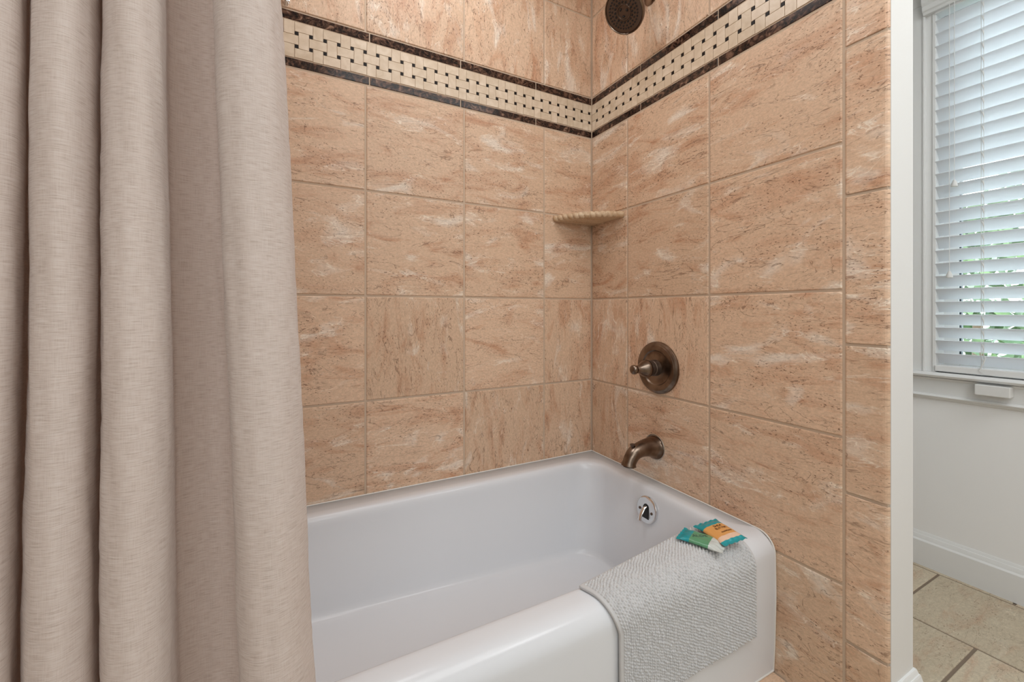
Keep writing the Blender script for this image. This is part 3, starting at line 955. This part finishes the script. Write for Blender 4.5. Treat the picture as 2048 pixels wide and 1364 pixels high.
# ------------------------------------------------------------------ tub spout
sp = empty('tub_spout', (0, -.342, .504)); SO = tuple(sp.location); tag(sp, 'brushed bronze tub spout with pull knob on the right tiled wall', 'tub spout')
def part(root, off, mb, name, m, parent=None, **k):
    o = mb.build(name, m, None, offset=off, **k); o.parent = parent or root; return o
mb = MB()
path = []; rad = []; sq = []
ctrl = [(0, .504, .0415, 1), (-.004, .504, .0415, 1), (-.007, .504, .039, 1), (-.012, .505, .036, 1), (-.022, .506, .0325, 1), (-.040, .507, .0290, 1), (-.060, .506, .0262, 1), (-.078, .503, .0245, 1),
        (-.092, .498, .0238, 1), (-.103, .490, .0232, 1), (-.111, .480, .0225, 1), (-.116, .470, .022, 1), (-.1185, .463, .0235, 1), (-.119, .4595, .0245, 1)]
for x, z, r, q in ctrl: path.append((x, -.342, z)); rad.append(r); sq.append(q)
tube(mb, path, rad, 32, side=(0, 1, 0))
part(sp, SO, mb, 'spout_body', M_bronze, smooth=50)
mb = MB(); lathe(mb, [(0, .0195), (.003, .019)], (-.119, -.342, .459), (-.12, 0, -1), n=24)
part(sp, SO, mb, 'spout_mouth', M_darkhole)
mb = MB(); lathe(mb, [(-.01, .0042), (.010, .0042), (.012, .008), (.0155, .0085), (.017, .006)], (-.101, -.342, .512), (-.12, 0, 1), n=18)
part(sp, SO, mb, 'diverter_knob', M_bronze_dark, smooth=40)
mb = MB(); lathe(mb, [(0, .043), (.0022, .043), (.003, .0422)], (0, -.342, .504), (-1, 0, 0), n=48)
part(sp, SO, mb, 'wall_gasket', simple('pale_steel', (190, 184, 176), .3, 1.0), smooth=30)

# shower valve
vz = .777; vy = -.356
va = empty('shower_valve', (0, vy, vz)); VO = tuple(va.location); tag(va, 'round bronze shower valve plate with pointed lever handle on the tiled wall', 'shower valve')
mb = MB(); lathe(mb, [(0, .0885), (.004, .0885), (.007, .0872), (.0085, .0845), (.0105, .0825), (.0115, .0795), (.0135, .077), (.0145, .068), (.0135, .060), (.0095, .056), (.0085, .050), (.010, .035), (.013, .026)], (0, vy, vz), (-1, 0, 0), n=72)
part(va, VO, mb, 'cover_plate', M_bronze, smooth=28)
mb = MB(); lathe(mb, [(.010, .0275), (.030, .0265), (.032, .0245), (.040, .0245), (.042, .026), (.052, .0255), (.053, .023)], (0, vy, vz), (-1, 0, 0), n=40)
part(va, VO, mb, 'valve_stem', M_bronze_dark, smooth=30)
mb = MB(); lathe(mb, [(.052, .0285), (.055, .0295), (.060, .0285), (.066, .0262), (.076, .0205), (.088, .0140), (.096, .0122), (.099, .0115), (.101, .0132), (.105, .0152), (.110, .0158), (.115, .0145), (.119, .0100), (.1205, .003)], (0, vy, vz), (-1, 0, 0), n=40)
part(va, VO, mb, 'lever_handle', M_bronze, smooth=40)

# shower head
sh = empty('wall_shower', (0, -.326, 2.062)); HO = tuple(sh.location); tag(sh, 'round bronze shower head with many dark nozzles high in the corner', 'shower head')
hc = Vector((-.146, -.348, 1.943)); hn = Vector((-.66, -.10, -.74)).normalized()
mb = MB(); lathe(mb, [(0, .030), (.005, .030), (.009, .026), (.012, .014)], (0, -.326, 2.062), (-1, 0, 0), n=36); part(sh, HO, mb, 'wall_flange', M_bronze, smooth=35)
mb = MB(); tube(mb, [(0, -.326, 2.062), (-.03, -.328, 2.064), (-.055, -.332, 2.055), (-.075, -.337, 2.03), tuple(hc - hn * .062)], .0105, 16); part(sh, HO, mb, 'shower_arm', M_bronze, smooth=60)
mb = MB(); lathe(mb, [(-.066, .013), (-.058, .018), (-.050, .018), (-.044, .022), (-.036, .040), (-.026, .058), (-.014, .0665), (-.004, .0682), (.001, .0672), (.003, .0640), (.001, .0625)], hc, hn, n=64, cap=False); part(sh, HO, mb, 'head_shell', M_bronze, smooth=35)
mb = MB(); lathe(mb, [(-.002, .0628), (.0005, .0620), (.0025, .056), (.003, .034), (.001, .029), (.001, .0255), (.003, .024), (.003, .021), (.000, .0195)], hc, hn, n=64)
fp = part(sh, HO, mb, 'face_plate', M_bronze_dark, smooth=35)
hu = (Vector((0, 0, 1)) - hn * hn.z).normalized(); hv = hn.cross(hu)
noz = None
ringspec = [(.0300, 16, 0), (.0390, 20, .1), (.0480, 32, .05)]
hc_ = hc + hn * .0025
for rr, nn, ph in ringspec:
    for k in range(nn):
        a = 2 * pi * k / nn + ph; p = hc_ + (hu * cos(a) + hv * sin(a)) * rr
        if noz is None:
            mb = MB(); lathe(mb, [(-.001, .0031), (.0014, .0029), (.002, .0022)], (0, 0, 0), hn, n=10); noz = mb.build('nozzle', M_nozzle, None, smooth=40); q = noz
        else:
            q = noz.copy(); COL.objects.link(q)
        q.location = p - Vector(HO); q.parent = fp
for k in range(3):
    a = 2 * pi * k / 3 + .5; mb = MB()
    c0 = hc + hn * .0015
    tube(mb, [c0 + (hu * cos(a + d) + hv * sin(a + d)) * .0125 for d in (-.32, -.1, .1, .32)], [.002, .0032, .0032, .002], 8); part(sh, HO, mb, 'centre_jet', M_nozzle, fp)

# corner shelf
R_ = .196
cs = empty('corner_shelf', (0, 0, 1.322)); CO = tuple(cs.location); tag(cs, 'tan stone corner shelf with rope edge between the tiled walls', 'corner shelf')
mb = MB(); vs = []; tcs = []; fs = []; NA = 40
def shel(rf, z):
    b = len(vs); vs.append((-.001, -.001, z)); tcs.append((0, 0, 3.))
    for k in range(NA + 1):
        a = pi + pi / 2 * k / NA
        # shallow front: flatter than a circle
        rr = R_ * rf * (1 - .10 * sin(2 * (a - pi)))
        x, y = rr * cos(a), rr * sin(a); vs.append((min(x, -.001), min(y, -.001), z)); tcs.append((x, y, 3.))
    return b
b0 = shel(.93, 1.322); b1 = shel(.97, 1.326); b2 = shel(.97, 1.342); b3 = shel(.93, 1.343)
for k in range(NA):
    fs.append((b0, b0 + k + 2, b0 + k + 1)); fs.append((b3, b3 + k + 1, b3 + k + 2))
    for a, b in ((b0, b1), (b1, b2), (b2, b3)): fs.append((a + k + 1, a + k + 2, b + k + 2, b + k + 1))
mb.add(vs, fs, 0, tcs); part(cs, CO, mb, 'shelf_slab', M_shelf, smooth=30)
mb = MB(); NR = 220; vs = []; fs = []; tcs = []
for k in range(NR + 1):
    a = pi + pi / 2 * k / NR; rr = R_ * (1 - .10 * sin(2 * (a - pi)))
    nn = 14
    for j in range(nn):
        t = 2 * pi * j / nn
        tw = .0072 + .0058 * (abs(sin(t * .5 + k / NR * pi * 13)) ** .55)
        d = rr - .011 + tw * cos(t) * .9
        vs.append((min(-.001, d * cos(a)), min(-.001, d * sin(a)), 1.3325 + tw * sin(t))); tcs.append((k * .003, t * .01, 5.))
for k in range(NR):
    for j in range(nn):
        j2 = (j + 1) % nn; fs.append((k * nn + j, k * nn + j2, (k + 1) * nn + j2, (k + 1) * nn + j))
mb.add(vs, fs, 0, tcs); part(cs, CO, mb, 'rope_edge', M_shelf, smooth=60)

# small chrome hook on the back wall beside the curtain
mb = MB()
hx = -1.118
lathe(mb, [(0, .010), (.004, .010), (.007, .005), (.016, .004)], (hx, 0, 1.872), (0, -1, 0), n=20)
tube(mb, [(hx, -.014, 1.874), (hx, -.020, 1.866), (hx, -.021, 1.856), (hx, -.016, 1.849)], [.0045, .006, .0062, .0045], 12)
o = mb.build('wall_hook', M_chrome, smooth=50, offset=(hx, 0, 1.86)); o.location = (hx, 0, 1.86)
tag(o, 'tiny chrome hook on the back wall at the curtain edge above the dark strip', 'hook')

# ------------------------------------------------------------------ shower curtain
CP = [(-1.4654, -0.7655, -1.4736), (-1.4362, -0.8015, -1.4441), (-1.4065, -0.8465, -1.4126), (-1.3803, -0.8735, -1.3875), (-1.3801, -0.8555, -1.389), (-1.3938, -0.8195, -1.4034), (-1.4055, -0.7925, -1.4151), (-1.388, -0.8285, -1.3967), (-1.3687, -0.86, -1.3752), (-1.3492, -0.8753, -1.357), (-1.3332, -0.8753, -1.3413), (-1.3179, -0.8717, -1.3265), (-1.3124, -0.86, -1.3205), (-1.3167, -0.833, -1.325), (-1.3239, -0.806, -1.3334), (-1.3263, -0.7925, -1.3361), (-1.3184, -0.8105, -1.3276), (-1.3093, -0.842, -1.3179), (-1.2975, -0.8645, -1.3055), (-1.2819, -0.8753, -1.2881), (-1.2713, -0.869, -1.2762), (-1.267, -0.851, -1.2687), (-1.2706, -0.8195, -1.2721), (-1.2747, -0.797, -1.2766), (-1.2727, -0.797, -1.2747), (-1.2678, -0.815, -1.2697), (-1.2619, -0.8447, -1.2633), (-1.2528, -0.8645, -1.2542), (-1.2389, -0.8753, -1.2389), (-1.2252, -0.8735, -1.2234), (-1.2176, -0.86, -1.2114), (-1.2174, -0.8375, -1.2089), (-1.2231, -0.8015, -1.2135), (-1.2234, -0.7718, -1.2147), (-1.2116, -0.7601, -1.2044), (-1.1976, -0.7565, -1.1876), (-1.1836, -0.7673, -1.1674), (-1.1749, -0.7925, -1.1537), (-1.1733, -0.8195, -1.1494), (-1.1748, -0.842, -1.1511), (-1.1676, -0.86, -1.144), (-1.1526, -0.8717, -1.1284), (-1.135, -0.8735, -1.109), (-1.1205, -0.8627, -1.0916), (-1.1125, -0.842, -1.0793), (-1.1143, -0.8105, -1.0803), (-1.1308, -0.779, -1.0948), (-1.1534, -0.761, -1.1149)]
def crv(s, sub=7):
    P = [(lp(a, c, s), b if b < -.80 else -.80 + (b + .80) * .45) for a, b, c in CP]
    out = []
    for i in range(len(P) - 1):
        p0 = P[max(i - 1, 0)]; p1 = P[i]; p2 = P[i + 1]; p3 = P[min(i + 2, len(P) - 1)]
        for k in range(sub):
            t = k / sub
            out.append(tuple(.5 * ((2 * p1[j]) + (-p0[j] + p2[j]) * t + (2 * p0[j] - 5 * p1[j] + 4 * p2[j] - p3[j]) * t * t + (-p0[j] + 3 * p1[j] - 3 * p2[j] + p3[j]) * t ** 3) for j in (0, 1)))
    out.append(P[-1]); return out
ZT, ZBt = 2.022, .115
zs = [ZBt + (ZT - ZBt) * k / 190 for k in range(191)]
cu = empty('shower_curtain', (-1.28, -.83, ZBt)); QO = tuple(cu.location)
tag(cu, 'pale beige linen shower curtain hanging in deep folds beside the tub', 'shower curtain')
mb = MB(); vs = []; fs = []; tcs = []; arc0 = None
for z in zs:
    s = (1.306 - z) / (1.306 - .57); s = max(-.7, min(1.4, s))
    row = crv(s)
    if arc0 is None:
        arc0 = [0]
        for a, b in zip(row[:-1], row[1:]): arc0.append(arc0[-1] + sqrt((a[0] - b[0]) ** 2 + (a[1] - b[1]) ** 2))
    for k, (x, y) in enumerate(row):
        a = arc0[k]
        a_ = row[max(k - 1, 0)]; b_ = row[min(k + 1, len(row) - 1)]
        d = Vector((b_[0] - a_[0], b_[1] - a_[1])).normalized()
        w = .0022 * noise.noise(Vector((a * 14, z * 3.0, 1))) + .0011 * noise.noise(Vector((a * 70, z * 16 + a * 25, 4))) + .0007 * noise.noise(Vector((a * 55, z * 95, 8)))
        w += .0016 * noise.noise(Vector((a * 45, z * 4.5, 14)))
        vs.append((x + d.y * w, y - d.x * w, z)); tcs.append((a, z, 1.))
nr = len(arc0)
for i in range(len(zs) - 1):
    for k in range(nr - 1):
        a = i * nr + k; fs.append((a, a + 1, a + nr + 1, a + nr))
mb.add(vs, fs, 0, tcs)
cl = mb.build('curtain_cloth', M_linen, None, offset=QO, smooth=180); cl.parent = cu
sd = cl.modifiers.new('thick', 'SOLIDIFY'); sd.thickness = .0012; sd.offset = 0
for x in (-1.44, -1.37, -1.30, -1.23, -1.16, -1.12):
    mb = MB()
    P = [(x, -.83 + .021 * sin(t), 2.039 + .024 * cos(t)) for t in [2 * pi * k / 24 for k in range(25)]]
    tube(mb, P, .0017, 8, cap=False)
    o = mb.build('curtain_ring', M_chrome, None, offset=QO, smooth=60); o.parent = cu
mb = MB(); tube(mb, [(-TUBL + .001, -.83, 2.045), (-.0005, -.83, 2.045)], .0125, 20)
rd = mb.build('curtain_rod', M_chrome, offset=(-TUBL, -.83, 2.045), smooth=40); rd.location = (-TUBL, -.83, 2.045)
tag(rd, 'straight chrome rod above the tub carrying the curtain', 'curtain rod')
